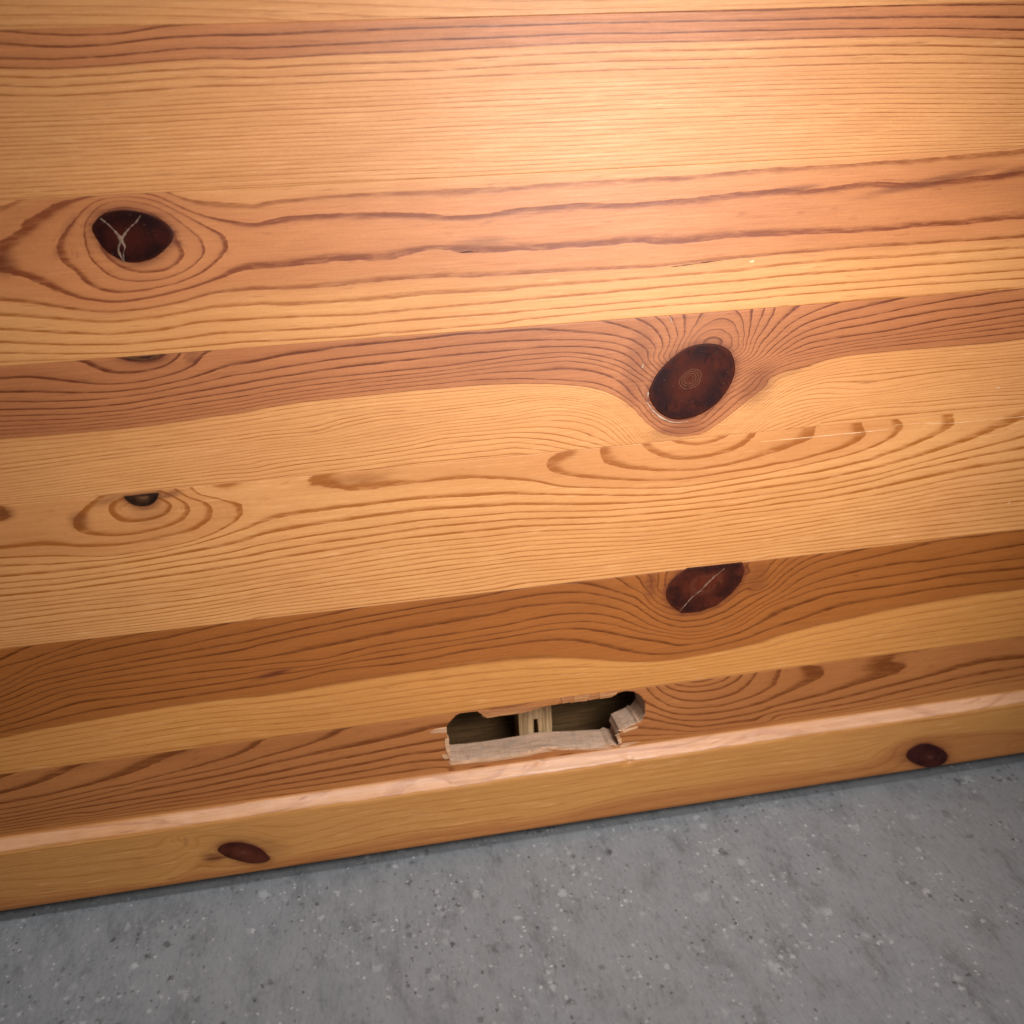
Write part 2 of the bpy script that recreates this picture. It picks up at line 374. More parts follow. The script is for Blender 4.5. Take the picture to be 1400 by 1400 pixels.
TR2 = [
 (1, A, "850,65 1000,140 1120,180 1280,207 1400,215"), (1, B, "0,335 120,305 300,290 550,280 750,278 950,290 1080,302 1200,290 1400,257"),
 (1, C, "0,335 350,308 550,315 850,290 1050,275 1120,260 1400,235"), (1, D, "0,275 100,265 200,280 300,265 500,235 600,228 750,238 900,230 1050,205 1300,180 1400,165"),
 (2, A, "1050,88 1200,104 1400,120"), (2, B, "0,240 50,220 150,210 450,180 700,165 1400,140"), (2, C, "0,218 450,185 800,160 1000,155 1400,120"),
 (2, D, "0,160 600,125 1000,90 1400,55"),
 (1, A, "0,500 150,530 300,590 450,640 600,657 750,645 900,615 1050,580 1200,530 1300,490 1400,477"),
 (1, B, "0,605 100,600 300,570 450,550 750,540 850,510 950,490 1050,490 1100,505 1250,505 1400,500"),
 (1, C, "0,580 200,575 500,548 700,530 850,540 1000,530 1200,505 1400,490"), (1, D, "0,535 300,520 450,520 700,500 850,480 1050,470 1250,450 1400,440"),
 (1, A, "0,320 60,280 130,220 200,170 270,120 340,98 390,90"), (2, A, "0,122 30,114 60,108"),
 (1, F0, "-14,352 -18,362 -14,372"),
 (2, A, "0,645 200,665 400,700 600,715 800,695 1000,655 1150,610 1400,590"), (2, B, "0,708 300,700 500,680 750,655 1000,640 1150,640 1400,628"),
 (2, C, "0,710 300,690 800,662 1150,625 1400,600"), (2, D, "0,638 500,600 900,575 1400,540"),
 (3, A, "0,730 300,750 600,770 850,745 1150,690 1400,670"), (3, B, "0,790 200,795 600,770 900,740 1400,710"),
 (3, C, "0,783 500,745 800,720 1200,690 1400,665"), (3, D, "0,703 400,665 700,650 1000,625 1400,600"),
 (4, A, "0,805 300,825 600,836 900,808 1100,765 1400,752"), (4, B, "0,870 550,850 900,815 1400,770"), (4, C, "0,848 1400,730"), (4, D, "0,765 700,705 1400,655"),
 (5, A, "0,880 400,892 700,884 1000,856 1200,828 1400,820"), (5, B, "0,940 400,920 700,885 1400,835"), (5, C, "0,915 1400,790"), (5, D, "0,825 1400,720"),
 (6, A, "0,936 400,940 700,934 1000,908 1400,870"), (6, B, "0,993 500,965 1000,925 1400,890"), (6, C, "0,960 500,905 1400,830"), (6, D, "0,870 700,808 1400,768"),
 (7, F0, "0,496 300,483 700,455 1400,393"),
 (-2, A, "540,360 600,430 680,480 790,497 900,485 990,440 1015,380 975,320"), (-2, A, "520,215 580,150 660,128 760,138 860,175 940,250"),
 (-1, A, "455,260 470,350 500,420 560,490 640,530 760,543 900,530 1030,480 1110,410 1125,340 1090,290 1000,220 900,150 780,105 650,90 540,115 480,180 455,260"),
 (0, A, "860,95 980,150 1100,220 1220,280 1260,340 1200,420 1120,490 980,550 800,590 660,605 570,595 470,560 400,490 330,430 290,370 330,290 420,190 480,130 560,85 650,76 760,76 860,95"),
 (0.4, F0, "400,330 500,325 600,320 700,314 850,304 1000,297 1150,283 1300,270 1390,262"), (0.45, F0, "35,352 50,332"), (0.3, F0, "360,328"),
 (-3.2, A, "720,290")]
A, B, C, D = (0, 450), (350, 430), (700, 400), (1050, 380)
TR3 = [
 (-1, A, "640,160 700,178 800,188 870,170 920,140"), (0, A, "440,175 480,205 560,238 680,247 800,235 900,205 960,165 990,128"),
 (1, A, "0,275 130,268 250,280 400,292 520,302 640,303 760,292 900,262 1000,235 1080,195 1130,130"),
 (2, A, "0,350 200,348 400,352 600,348 800,325 1000,285 1150,240 1250,205 1400,180"),
 (2, B, "0,262 100,240 200,217 300,210 420,188 650,165 900,140 1100,115 1400,98"), (2, C, "0,215 150,208 400,222 550,238 660,265 720,310 750,345 765,390"),
 (1, C, "430,155 520,165 640,200 730,245 770,290 785,330 778,380"), (0, C, "660,140 740,175 800,225 825,290 800,350"),
 (-1, C, "770,130 830,180 860,250 850,290 820,350"), (-2, C, "860,125 890,180 905,250 880,300"), (-3, C, "930,120 930,180 940,240 915,285"),
 (-4, C, "1040,112 1000,180 960,250 930,290"), (-5, C, "985,240 1030,195 1080,160 1150,130 1220,160 1250,240 1255,290"), (-6, C, "1000,265 1050,215 1110,198 1180,220 1200,280"),
 (-7, C, "1040,262 1080,242 1130,236 1160,262"),
 (-4, C, "1230,98 1265,150 1280,220 1270,300"), (-3, C, "1320,90 1310,160 1290,250 1265,330"), (-2, C, "1390,88 1350,180 1310,260 1265,350"),
 (-1, D, "40,162 0,260 -60,330"), (0, D, "190,150 100,220 30,290 0,330 -40,370"), (1, D, "420,130 300,170 180,220 100,270 30,340 -20,390"),
 (2, D, "770,105 620,140 500,170 350,205 200,255 120,310 50,365 -10,420"), (3, D, "1400,60 1200,90 1050,115 850,150 700,180 520,220 400,240 250,280 150,320 60,385 0,440"),
 (4, D, "1400,125 1150,160 950,180 750,215 550,255 350,290 200,330"), (6, D, "1400,200 1000,262 700,315 450,350 250,385"), (7, D, "1400,235 1000,290 700,330 450,365 200,425"),
 (9, D, "1400,298 1000,340 700,370 400,408 200,445 60,490"),
 (3, A, "0,398 250,400 450,392 650,375 850,345 1000,315 1150,285 1250,260 1400,240"), (3, B, "0,322 150,295 400,255 600,230 900,200 1150,170 1400,150"),
 (3, C, "0,270 200,262 400,262 520,272 620,295 680,340 720,385"),
 (4, A, "0,445 300,440 500,430 700,410 900,375 1050,350 1200,325 1400,290"), (4, B, "0,364 200,335 450,295 700,265 1000,232 1400,200"), (4, C, "0,320 200,300 400,300 560,320 640,350 690,395"),
 (5, A, "0,480 400,470 700,445 1000,390 1400,330"), (5, B, "0,405 300,360 700,320 1000,290 1400,235"), (5, C, "0,350 300,330 450,345 600,385 680,440"),
 (7, B, "0,460 300,415 600,375 900,345 1400,280"), (7, C, "0,405 300,375 450,392 600,440 685,505"), (7, A, "0,535 400,515 700,485 1000,445 1400,385"),
 (10, A, "0,600 300,580 600,555 900,520 1200,475 1400,450"), (10, B, "0,520 300,475 600,445 900,415 1200,390 1400,380"),
 (10, C, "0,500 200,500 400,515 520,545 620,600 680,670 740,730 830,780 930,795 1050,772 1150,705 1250,625 1350,545 1400,505"),
 (8.4, C, "720,620 780,690 850,738 930,752 1030,735 1120,670 1230,570"), (6.5, C, "735,560 760,640 840,700 930,715 1020,695"),
 (10, D, "0,550 100,515 220,490 320,450 450,425 700,400 900,385 1200,360 1400,335"),
 (16, A, "0,770 350,725 600,690 900,655 1150,625 1400,595"), (16, B, "0,668 330,640 500,590 700,555 850,545 1400,480"), (16, C, "0,590 250,568 450,600 600,665 700,760"),
 (24, A, "0,915 300,880 550,845 800,810 1000,785 1250,750 1400,740"), (24, B, "0,805 300,770 600,735 850,695 1000,660 1400,625"), (24, C, "0,742 200,737 350,757 500,812 560,838"),
 (28, A, "0,962 400,930"), (28, B, "0,905 450,848 900,785 1400,735"), (28, C, "0,850 190,868"), (26, C, "0,795 180,806 330,838"),
 (14, C, "780,800 900,812"), (16, C, "1200,745 1320,672 1400,605"),
 (16, D, "1400,455 1000,485 640,522 300,555 150,600 0,680"), (22, D, "1400,570 1000,610 700,650 350,690 200,710 0,772"),
 (24, D, "1400,600 1100,620 850,650 500,680 300,720 150,772 0,825"), (28, D, "1400,690 800,745 300,795")]
A, B, C, D = (0, 660), (350, 610), (700, 570), (1050, 540)
TR4 = [
 (-2, A, "600,110 600,140 610,180 650,210 720,222 820,208 900,185 940,140 920,95"), (-2.9, A, "720,140 800,150 860,130"),
 (-1, A, "520,90 450,140 395,190 380,240 420,275 500,292 620,297 750,285 880,255 980,220 1050,160 1020,100 950,70"),
 (0, A, "0,365 150,350 300,345 450,355 650,345 800,320 950,290 1080,255 1150,200 1170,160 1130,100 1020,70"),
 (-1, F0, "0,716 14,711 24,704 20,697 12,693"), (-1.12, F0, "0,703"), (-0.5, F0, "65,720 80,690"),
 (1, A, "0,415 300,405 600,410 850,375 1050,330 1200,270 1300,210 1340,150 1330,125 1250,95 1100,65"),
 (2, A, "0,460 300,450 600,420 800,388 1000,350 1200,300 1400,240"), (2, B, "0,430 100,400 200,380 400,350 600,325 800,300 1000,285 1150,280 1400,265"),
 (1.25, F0, "350,690 375,680 400,683"), (1.3, F0, "345,672 375,664"),
 (3, A, "0,520 300,495 600,460 900,410 1150,365 1400,310"), (3, B, "0,495 300,440 600,395 850,365 900,355 1400,325"),
 (5, A, "0,585 350,555 700,505 1100,445 1400,400"), (4, B, "0,545 300,495 600,455 900,410 1400,370"),
 (5, B, "0,595 300,540 600,500 900,455 1150,430 1400,405"), (6, A, "0,625 350,590 700,545 1100,490 1400,440"), (6, B, "0,637 400,575 800,510 1100,480 1400,452"),
 (1, B, "1400,190 1150,182 900,205 750,222 570,245 450,235 350,225 240,233"), (0.80, B, "480,200 600,165 750,130"), (0.6, B, "900,170 1100,120"), (0.35, B, "1250,110"),
 (1, C, "0,350 130,355 250,385 400,392 700,395 900,390 1100,365 1400,310"), (0.3, C, "40,260 80,210"),
 (0, C, "300,183 200,200 170,250 190,295 280,320 400,340 550,345 750,355 950,345 1150,310 1400,275"),
 (-1, C, "470,165 475,220 520,260 620,285 800,300 1000,295 1200,265 1400,210"), (-2, C, "710,140 750,190 820,225 920,238 1050,228 1200,190 1290,150 1320,110 1340,85"),
 (-3, C, "860,125 920,148 1030,155 1130,130 1200,95"), (-0.55, C, "330,250 420,230"), (-1.5, C, "620,210"), (-3.6, C, "1010,118"),
 (-1, D, "0,325 100,300 200,260 270,220 282,180"), (0, D, "0,385 150,365 300,325 430,290 510,250 550,200 525,150"), (1, D, "0,428 250,375 450,330 600,280 700,225 765,165 720,130"),
 (2, D, "0,465 300,420 550,360 750,300 900,235 1000,180 1035,150 1022,100"), (3, D, "0,510 300,465 600,400 850,330 1050,270 1250,190 1400,130"),
 (4, D, "0,545 300,500 600,440 850,370 1100,310 1400,235"), (5, D, "0,570 300,530 550,480 800,410 1100,350 1400,295"), (6, D, "0,605 300,570 550,525 850,460 1100,405 1400,360"),
 (-1.45, D, "130,220"), (-0.45, D, "400,230"), (1.45, D, "880,180"), (2.5, D, "1200,140"),
 (2, C, "0,430 400,432 700,435 900,425 1150,385 1400,345"), (3, C, "0,485 400,485 700,472 950,450 1200,420 1400,388"), (4, C, "0,525 500,515 900,485 1400,425"),
 (5, C, "0,568 400,555 600,545 850,525 1200,490 1400,455"), (6, C, "0,605 400,590 700,575 950,550 1200,510 1400,490"),
 (11, A, "0,760 350,715 700,680 1050,640 1400,585"), (11, B, "0,780 300,735 700,675 1000,630 1400,590"), (11, C, "0,742 300,720 700,700 1000,670 1400,620"), (11, D, "0,735 400,670 700,625 1000,570 1400,530"),
 (12, A, "0,798 400,750 800,705 1100,660 1400,612"), (12, B, "0,808 400,745 800,690 1100,650 1400,615"), (12, C, "0,772 500,735 1000,690 1400,645"), (12, D, "0,765 300,710 600,660 1000,600 1400,555"),
 (19, A, "0,910 1400,755"), (19, B, "0,940 1400,775"), (19, C, "0,920 1400,775"), (19, D, "0,885 1400,740")]
A, B, C, D = (0, 850), (350, 800), (700, 760), (1050, 710)
TR5 = [
 (0, A, "0,215 80,175 200,130"), (1, A, "0,250 150,215 350,150 520,92"), (2, A, "0,330 300,190 560,115 700,85 850,55"),
 (3, A, "200,250 400,195 650,140 900,95 1100,50 1300,5"), (4, A, "150,310 500,235 800,170 1000,135 1150,100 1400,55"),
 (5, A, "450,275 800,210 1050,165 1400,105"), (9, A, "400,405 830,355 1000,330 1250,297 1400,278"),
 (12, A, "0,640 200,595 500,540 700,505 900,470 1200,430 1400,410"),
 (4, B, "0,250 200,205 350,175 600,120 750,95"), (5, B, "0,300 250,245 600,180 900,125 1200,75 1400,30"), (5, C, "0,190 200,160 350,150 480,175 600,210 700,250 780,310"),
 (6, B, "0,335 350,260 700,190 1050,130 1400,85"), (6, C, "0,240 200,210 400,205 550,230 680,280 780,350"),
 (7, B, "0,410 400,335 800,250 1200,185 1400,145"), (7, C, "0,290 300,260 450,265 600,300 750,380"),
 (9, B, "0,470 350,440 640,375 800,350 1050,310 1400,255"), (9, C, "0,415 200,375 400,362 550,378 700,420 850,440"),
 (10, B, "0,507 220,480 450,435 850,380 1100,330 1400,285"), (10, C, "0,440 250,405 400,405 600,440 760,474 900,495"),
 (12, B, "0,615 300,570 600,520 900,475 1200,435 1400,412"), (12, C, "0,572 200,560 400,565 600,580 750,582 900,567 1100,532 1300,490 1400,470"),
 (12, D, "0,655 200,600 400,555 650,500 900,455 1150,415 1400,385"),
 (4, C, "540,110 620,160 720,210 760,270"), (3, C, "665,100 700,150 750,195"), (2, C, "720,90 770,130 765,185"), (1, C, "800,82 790,130 790,190"), (0, C, "850,78 830,110"),
 (2, D, "60,215 0,285 -60,330"), (3, D, "120,210 60,260 0,330 -50,380"), (4, D, "200,200 120,240 50,300 0,360"), (5, D, "320,185 200,230 100,300 20,370"),
 (6, D, "650,135 450,185 250,240 130,310 40,390"), (7, D, "1000,110 700,180 400,250 200,320 80,400"), (7.6, D, "1400,110 900,205"),
 (9, D, "1400,215 1000,260 700,310 450,350 250,390 0,485"), (10, D, "1400,270 1000,310 650,370 350,410 150,480 0,550"),
 (4, C, "760,270 840,318 925,330 1030,322 1140,280 1230,215 1290,165 1400,160"), (5, C, "780,310 850,350 930,362 1040,355 1160,312 1260,250 1340,205 1420,170"),
 (6, C, "780,350 860,385 950,395 1080,378 1200,332 1310,268 1440,190"), (7, C, "750,380 850,410 960,422 1100,404 1230,350 1350,275 1480,200"),
 (9, C, "850,442 950,462 1100,440 1250,382 1400,285"), (10, C, "900,495 1050,482 1250,425 1400,350"),
 (1, C, "1288,50 1292,105"), (-1.5, C, "1060,140"),
 (19, A, "0,825 1400,640"), (19, F0, "0,1056 460,998 1000,923 1400,871")]
A, B, C, D = (0, 850), (350, 800), (700, 760), (1050, 710)
TR6 = [
 (0, A, "0,945 150,905 330,845 440,790 520,760"), (1, A, "0,1000 250,955 550,880 750,820 900,760 1040,695"),
 (2, A, "700,895 800,865 1100,790 1300,735 1400,690"), (2, B, "0,885 60,848"),
 (3, B, "0,955 200,905 350,855 450,815 500,785"), (3, A, "500,960 800,885 1100,830 1400,762"),
 (4, B, "0,1000 200,955 400,910 600,875 850,820 950,790"), (4, A, "700,945 1000,885 1200,850 1400,805"),
 (5, B, "0,1055 300,990 600,930 850,880 1040,850"), (5, A, "0,1100 500,1010 900,950 1100,910 1400,845"),
 (6, B, "0,1085 300,1035 600,980 800,935 1020,910"), (6, A, "500,1050 850,980 1100,945 1400,890"),
 (8, F0, "0,1136 460,1070 700,1035"), (3.4, F0, "560,990 600,983"),
 (7, F0, "615,1045 740,1048 800,1040"), (4, F0, "680,985 740,975"), (4, F0, "830,960"),
 (-1, C, "930,680 1000,695 1080,685 1120,665"), (0, C, "870,695 950,720 1050,715 1150,690 1200,655"), (1, C, "830,705 900,745 1000,750 1130,735 1230,690 1275,640"),
 (2, C, "780,710 830,760 920,795 1050,800 1200,765 1300,710 1340,640"), (3, C, "730,715 780,780 860,825 960,838 1150,825 1300,780 1400,735"), (3, D, "0,930 60,890 75,820"),
 (4, C, "760,822 850,865 1000,875 1200,850 1400,802"), (4, D, "0,995 150,935 280,870 320,830 290,800 220,792"),
 (5, C, "780,860 900,905 1100,905 1400,850"), (5, D, "0,1035 300,965 550,890 750,830 810,775 700,757"), (4.5, D, "430,830"), (3.5, D, "150,850"), (5.4, D, "1000,760 1300,690"),
 (6, C, "770,900 1000,940 1400,888"), (6, D, "0,1065 400,985 700,910 1000,830 1200,785 1400,765"), (7, C, "700,950 1000,965 1400,918"), (7, D, "0,1085 500,1000 800,930 1100,860 1400,810"),
 (8, D, "200,1080 600,1010 900,950 1150,900 1400,855"), (9, D, "500,1040 900,965 1200,905 1400,880"), (9.6, F0, "850,1022 1100,984 1400,938")]
A, B, C, D = (0, 1050), (350, 1000), (700, 950), (1050, 900)
TR7 = [   # front of the rail
 (0, F0, "0,1172 250,1135 460,1100 700,1066 1000,1022 1400,967"), (2, F0, "0,1188 200,1160 250,1154"),
 (2, F0, "500,1108 700,1081 1000,1036 1180,1012 1400,982"),
 (4, A, "0,620 400,600 700,560 950,520"), (3, F0, "240,1140 290,1135 340,1136 380,1148"),
 (4, F0, "262,1150 290,1147 330,1145 370,1153 385,1168"),
 (5, F0, "285,1168 300,1152 340,1149 372,1165"),
 (6, A, "0,720 300,690 700,640 900,630"), (6, A, "1050,510 1150,560 1400,530"), (6, B, "60,700 200,680 450,640 800,560 1150,520 1400,480"),
 (6, C, "0,700 300,640 600,560 1000,500 1400,440"), (6, D, "0,650 300,610 550,565 640,500 720,440 850,413 1000,410 1400,385"), 
 (7, D, "700,560 740,490 800,455 880,445 980,475 1040,520"), (8, D, "740,560 760,500 860,460 950,490 990,540"),
 (8, F0, "0,1244 460,1177 1100,1074"), (7.5, D, "1100,560 1400,500")]

# stains: photo px, radii, slant, strength (the wood itself is reddened by resin there)
STAIN = {
 'P2': [(655, 333, 42, 9, -3, .42), (1085, 258, 45, 4.5, -4, .62), (1270, 249, 110, 6, -8, .62), (1390, 234, 45, 6, -8, .6), (95, 308, 20, 6, -48, .40), (5, 360, 18, 18, 0, .55),
        (78, 345, 6, 10, 25, .3), (183, 322, 66, 44, 3, .30), (128, 290, 12, 4, -45, .35), (242, 330, 10, 5, 40, .7)],
 'P3': [(946, 520, 78, 62, -30, .36), (872, 500, 22, 60, 12, .42), (928, 587, 48, 12, -8, .45), (1035, 528, 36, 26, -40, .5), (205, 491, 32, 7, -3, .75), (262, 487, 12, 9, -60, .45), (1075, 512, 30, 4, -14, .35)],
 'P4': [(200, 690, 22, 9, -4, .8), (108, 712, 14, 14, -10, .55), (5, 702, 15, 11, 0, .62), (480, 657, 56, 10, -4, .20), (205, 700, 34, 18, 0, .25), (150, 682, 22, 7, -20, .5), (232, 676, 18, 5, -8, .7)],
 'P5': [(965, 800, 80, 60, -25, .30), (890, 800, 12, 26, 5, .55), (1035, 790, 20, 30, 10, .35), (372, 922, 30, 4.0, -9, .9), (1170, 787, 6, 2, -8, .6)],
 'P6': [(1118, 916, 12, 10, 0, .28), (1225, 906, 22, 9, -18, .28), (125, 1042, 40, 6, -14, .25), (250, 1028, 40, 6, -18, .3), (462, 1000, 22, 6, -25, .3)],
 'P7': [(293, 1172, 22, 9, 8, .85), (340, 1163, 60, 26, 8, .42), (420, 1182, 60, 8, -8, .25), (1262, 1030, 56, 28, 4, .5), (254, 1150, 4, 8, -10, .4), (235, 1202, 4, 3, 0, .4)]}
def stain(key, x, z, plane=0.0):
    out = np.zeros(len(x))
    for px, py, rx, ry, ang, s in STAIN.get(key, []):
        cx, cz = P(px, py, plane); k = DIST/FPX*1.02
        a = R_(-ang); dx, dz = x-cx, z-cz
        u = (dx*math.cos(a)+dz*math.sin(a))/(rx*k); w = (-dx*math.sin(a)+dz*math.cos(a))/(ry*k)
        out = np.maximum(out, s*(1-smooth01(0.35, 1.25, np.hypot(u, w))))
    return out

KNOT_PX = {   # knot outlines: (scale, window, points, smoothed?)
 'P2': [(4, (0, 250), "500,252 515,212 555,172 620,150 690,145 770,155 840,178 905,212 945,252 955,285 945,320 920,352 880,390 830,420 760,438 690,435 630,408 575,370 530,312", True)],
 'P3': [(4, (700, 400), "758,505 800,430 880,350 960,297 1050,276 1130,282 1190,312 1219,370 1222,440 1190,520 1130,600 1050,660 960,692 880,696 805,662 757,600 745,550", True),
        (4, (0, 450), "660,160 720,150 800,143 905,133 880,153 830,170 770,175 710,170", False)],
 'P4': [(4, (0, 660), "676,74 720,69 780,62 830,57 868,53 869,66 864,82 855,98 842,111 826,121 806,127 784,130 760,129 738,125 718,117 702,107 690,96 681,84", False)],
 'P5': [(4, (700, 760), "836,200 855,150 890,110 955,64 1050,54 1150,43 1262,31 1277,80 1257,140 1202,210 1122,272 1025,309 925,317 865,275 840,235", False)],
 'P7': [(3.5, (150, 1080), "515,285 535,262 575,250 625,249 680,260 725,280 755,307 770,332 740,347 690,352 635,343 580,328 540,310", True),
        (4, (1050, 900), "752,528 775,495 820,470 870,464 920,478 962,502 985,535 968,570 925,592 870,596 815,582 770,558", True)]}
def rim(key, x, z, plane=0.0, s=0.8, w=0.0011):
    out = np.zeros(len(x))
    for sc, org, px, sm_ in KNOT_PX.get(key, []):
        p = pts(px)/sc+np.array(org); p = closed_smooth(p, 90) if sm_ else resample(np.r_[p, p[:1]], 3)
        q = np.array([P(*a, plane) for a in p]); lo, hi = q.min(0)-.012, q.max(0)+.012
        sel = np.where((x > lo[0]) & (x < hi[0]) & (z > lo[1]) & (z < hi[1]))[0]
        d = np.min(np.hypot(x[sel][:, None]-q[None, :, 0], z[sel][:, None]-q[None, :, 1]), 1)
        out[sel] = np.maximum(out[sel], s*np.exp(-d/w)+0.16*np.exp(-d/(w*4)))
    return out

def amps(v0, n, lo, hi, over, seed):
    r = random.Random(seed)
    a = [r.uniform(lo, hi) for _ in range(n)]
    for k, q in over.items():
        if 0 <= k-v0 < n: a[k-v0] = q
    return a

# ------------------------------------------------------------------ the panel
panel = bpy.data.objects.new('pine_panel', None); COL.objects.link(panel)
panel['label'] = 'varnished knotty pine cabinet panel with a jagged hole broken above its bottom edge'
panel['category'] = 'wooden panel'

def zj(*q): return float(np.mean([P(*k)[1] for k in q]))
J0 = zj((0, 36), (1400, 6)); J1 = zj((0, 276), (1400, 200)); J2 = zj((0, 500), (870, 435), (1400, 395))
J3 = zj((0, 694), (950, 597), (1400, 556)); J4 = zj((0, 888), (900, 780), (1400, 727)); J5 = zj((0, 1057), (460, 998), (1000, 923), (1400, 872))
L0 = zj((0, 1147), (460, 1080), (1100, 988), (1400, 945))
XL, XR, TH = -0.30, 0.31, 0.014

def grid_front(x, z, ys):
    """front skin: rows of z (top to bottom), a y per row"""
    X, Z = np.meshgrid(x, z); Y = np.repeat(np.asarray(ys)[:, None], len(x), 1)
    return np.c_[X.ravel(), Y.ravel(), Z.ravel()]

def quads(nr, nc, keep=None):
    i = np.arange(nr*nc).reshape(nr, nc)
    q = np.stack([i[:-1, :-1], i[1:, :-1], i[1:, 1:], i[:-1, 1:]], -1)
    if keep is not None: q = q[keep]
    return q.reshape(-1, 4)

def make_plank(z1, z0, field, heartf, key, mat, label, dy=0.0):
    g = 0.00003; ez = 0.00012
    n = int((z1-z0)/0.0008)+1
    z = np.r_[z1-g, z1-g-ez, np.linspace(z1-0.0008, z0+0.0008, n), z0+g+ez, z0+g]
    ys = np.r_[0.00003, 0.0, np.zeros(n), 0.0, 0.00003]+dy
    x = np.r_[np.linspace(XL, -0.225, 20), np.linspace(-0.2238, 0.243, 400), np.linspace(0.2445, XR, 20)]
    v = grid_front(x, z, ys); f = quads(len(z), len(x)).tolist()
    nv = len(v); nc = len(x); last = nv-nc
    b = [(XL, TH, z1-g), (XR, TH, z1-g), (XR, TH, z0+g), (XL, TH, z0+g)]
    v = np.r_[v, b]
    B = nv
    f.append(list(range(0, nc))+[B+1, B]); f.append(list(range(nv-1, last-1, -1))+[B+3, B+2])
    f.append([B, B+1, B+2, B+3]); f.append(list(range(0, nv, nc))[::-1]+[B, B+3]); f.append(list(range(nc-1, nv, nc))+[B+2, B+1])
    me = mesh('plank', v, f)
    ring = field(v[:, 0], v[:, 2])
    fattr(me, 'ring', ring); fattr(me, 'heart', heartf(ring, v[:, 0], v[:, 2])); fattr(me, 'stain', np.maximum(stain(key, v[:, 0], v[:, 2]), rim(key, v[:, 0], v[:, 2])))
    return link('plank', me, mat, panel, label)

f0, f1, f2, f3, f4, f5 = (Field(t) for t in (TR0, TR1, TR2, TR3, TR4, TR5))
h_none = lambda v, x, z: np.zeros(len(v))+0.08
SAP2 = (0.64, 0.36, 0.150)
pl = {}
pl[0] = make_plank(J0+0.062, J0, f0, h_none, 'P0', wood('pine_top', 1, amps(1, 14, .45, .8, {1: .5, 2: .6, 3: .6}, 1), 1, width=.2),
                   'straight grained pine plank along the very top')
pl[1] = make_plank(J0, J1, f1, lambda v, x, z: 1-0.85*smooth01(3.7, 4.3, v), 'P1',
                   wood('pine_fine_grain', 2, amps(1, 30, .40, .85, {1: .9, 2: 1, 3: 1, 4: .95, 5: .95, 6: 1, 7: .95, 12: 1, 13: 1, 18: .95, 22: 1, 28: .95}, 2), 1,
                        heart=(0.52, 0.190, 0.065)),
                   'pine plank of fine straight grain without knots', 0.00003)
pl[2] = make_plank(J1, J2, f2, lambda v, x, z: 0.92*(1-smooth01(1.0, 3.2, v))*np.where(v > -9, 1, 1), 'P2',
                   wood('pine_wide_grain', 3, amps(-3, 13, .6, .8, {-2: .95, -1: .95, 0: .98, 1: 1, 2: .8, 3: .8, 4: .9, 5: .92, 6: .92}, 3), -3,
                        heart=(0.53, 0.195, 0.066), lheart=(0.17, 0.036, 0.008), width=.29, wob=.8),
                   'pine plank with a dark cracked eye-shaped knot at its left end')
pl[3] = make_plank(J2, J3, f3, lambda v, x, z: (1-smooth01(9.7, 10.3, v)), 'P3',
                   wood('pine_red_heart', 4, amps(-7, 32, .42, .85, {k: 1.0 for k in range(-7, 6)} | {6: .85, 7: 1, 8: .85, 9: 1, 10: .9, 15: .95, 16: .9, 22: .9, 24: .95}, 4), -7,
                        heart=(0.45, 0.160, 0.056), lheart=(0.115, 0.023, 0.004)),
                   'pine plank with a large dark oval knot right of centre and fanned grain', 0.00003)
pl[4] = make_plank(J3, J4, f4, lambda v, x, z: 0.40*(1-smooth01(0.0, 1.6, v)), 'P4',
                   wood('pine_pale_arcs', 5, amps(-3, 23, .5, .85, {k: 1.0 for k in range(-3, 7)} | {11: .95, 12: 1, 13: .8}, 5), -3, width=.34,
                        sap=(0.665, 0.315, 0.112), lsap=(0.31, 0.092, 0.012), lheart=(0.25, 0.070, 0.010)),
                   'pale pine plank with nested arcs of grain and half a knot at its upper edge')
pl[5] = make_plank(J4, J5, f5, lambda v, x, z: (1-smooth01(11.7, 12.25, v)), 'P5',
                   wood('pine_brown_heart', 6, amps(-2, 23, .30, .55, {0: 1, 1: 1, 2: 1, 3: 1, 4: 1, 5: 1, 6: .9, 7: .85, 8: .95, 9: 1, 10: .95, 11: .75, 12: .4}, 6), -2,
                        heart=(0.355, 0.112, 0.022), lheart=(0.12, 0.028, 0.002), sap=(0.58, 0.255, 0.068)),
                   'two-tone brown and pale pine plank with a cracked knot cut by its upper edge', 0.00003)

# ---- bottom rail: flat face with the hole, cove, rounded ledge, front
DL = 0.0052                              # the front stands this far proud of the face
L1 = float(np.mean([P(*k, -DL)[1] for k in ((0, 1169), (460, 1096), (1100, 1005), (1400, 964))]))
ZB = float(np.mean([P(*k, -DL)[1] for k in ((0, 1246), (460, 1179), (1100, 1077), (1400, 1032))]))
Hs = 3.684
hole_px = pts("235,287 252,276 270,273 300,269 340,268 352,276 365,284 378,294 390,300 396,293 450,291 500,284 550,277 575,270 600,264 640,255 680,245 720,237 760,229 800,223 815,226 850,215 880,219 910,209 960,204 1000,199 1020,194 1050,176 1070,169 1090,164 1130,168 1150,180 1165,192 1180,215 1186,235 1184,262 1188,280 1178,296 1170,310 1160,322 1150,318 1140,330 1120,338 1100,348 1080,356 1062,366 1056,385 1050,400 1062,412 1056,430 1058,447 1040,440 1020,434 1000,446 950,452 900,455 850,459 800,459 750,455 690,453 670,458 640,464 620,474 600,479 550,488 500,496 450,503 400,511 350,517 300,522 250,526 205,530 192,522 206,514 196,500 180,488 196,478 200,460 193,447 203,440 186,432 178,424 194,415 190,400 186,370 188,340 205,318 220,302")/Hs+np.array([560, 900])
hole = np.array([P(*q) for q in hole_px])
hole[:, 1] = np.minimum(hole[:, 1], J5-0.0004)
hole = hole[::1]
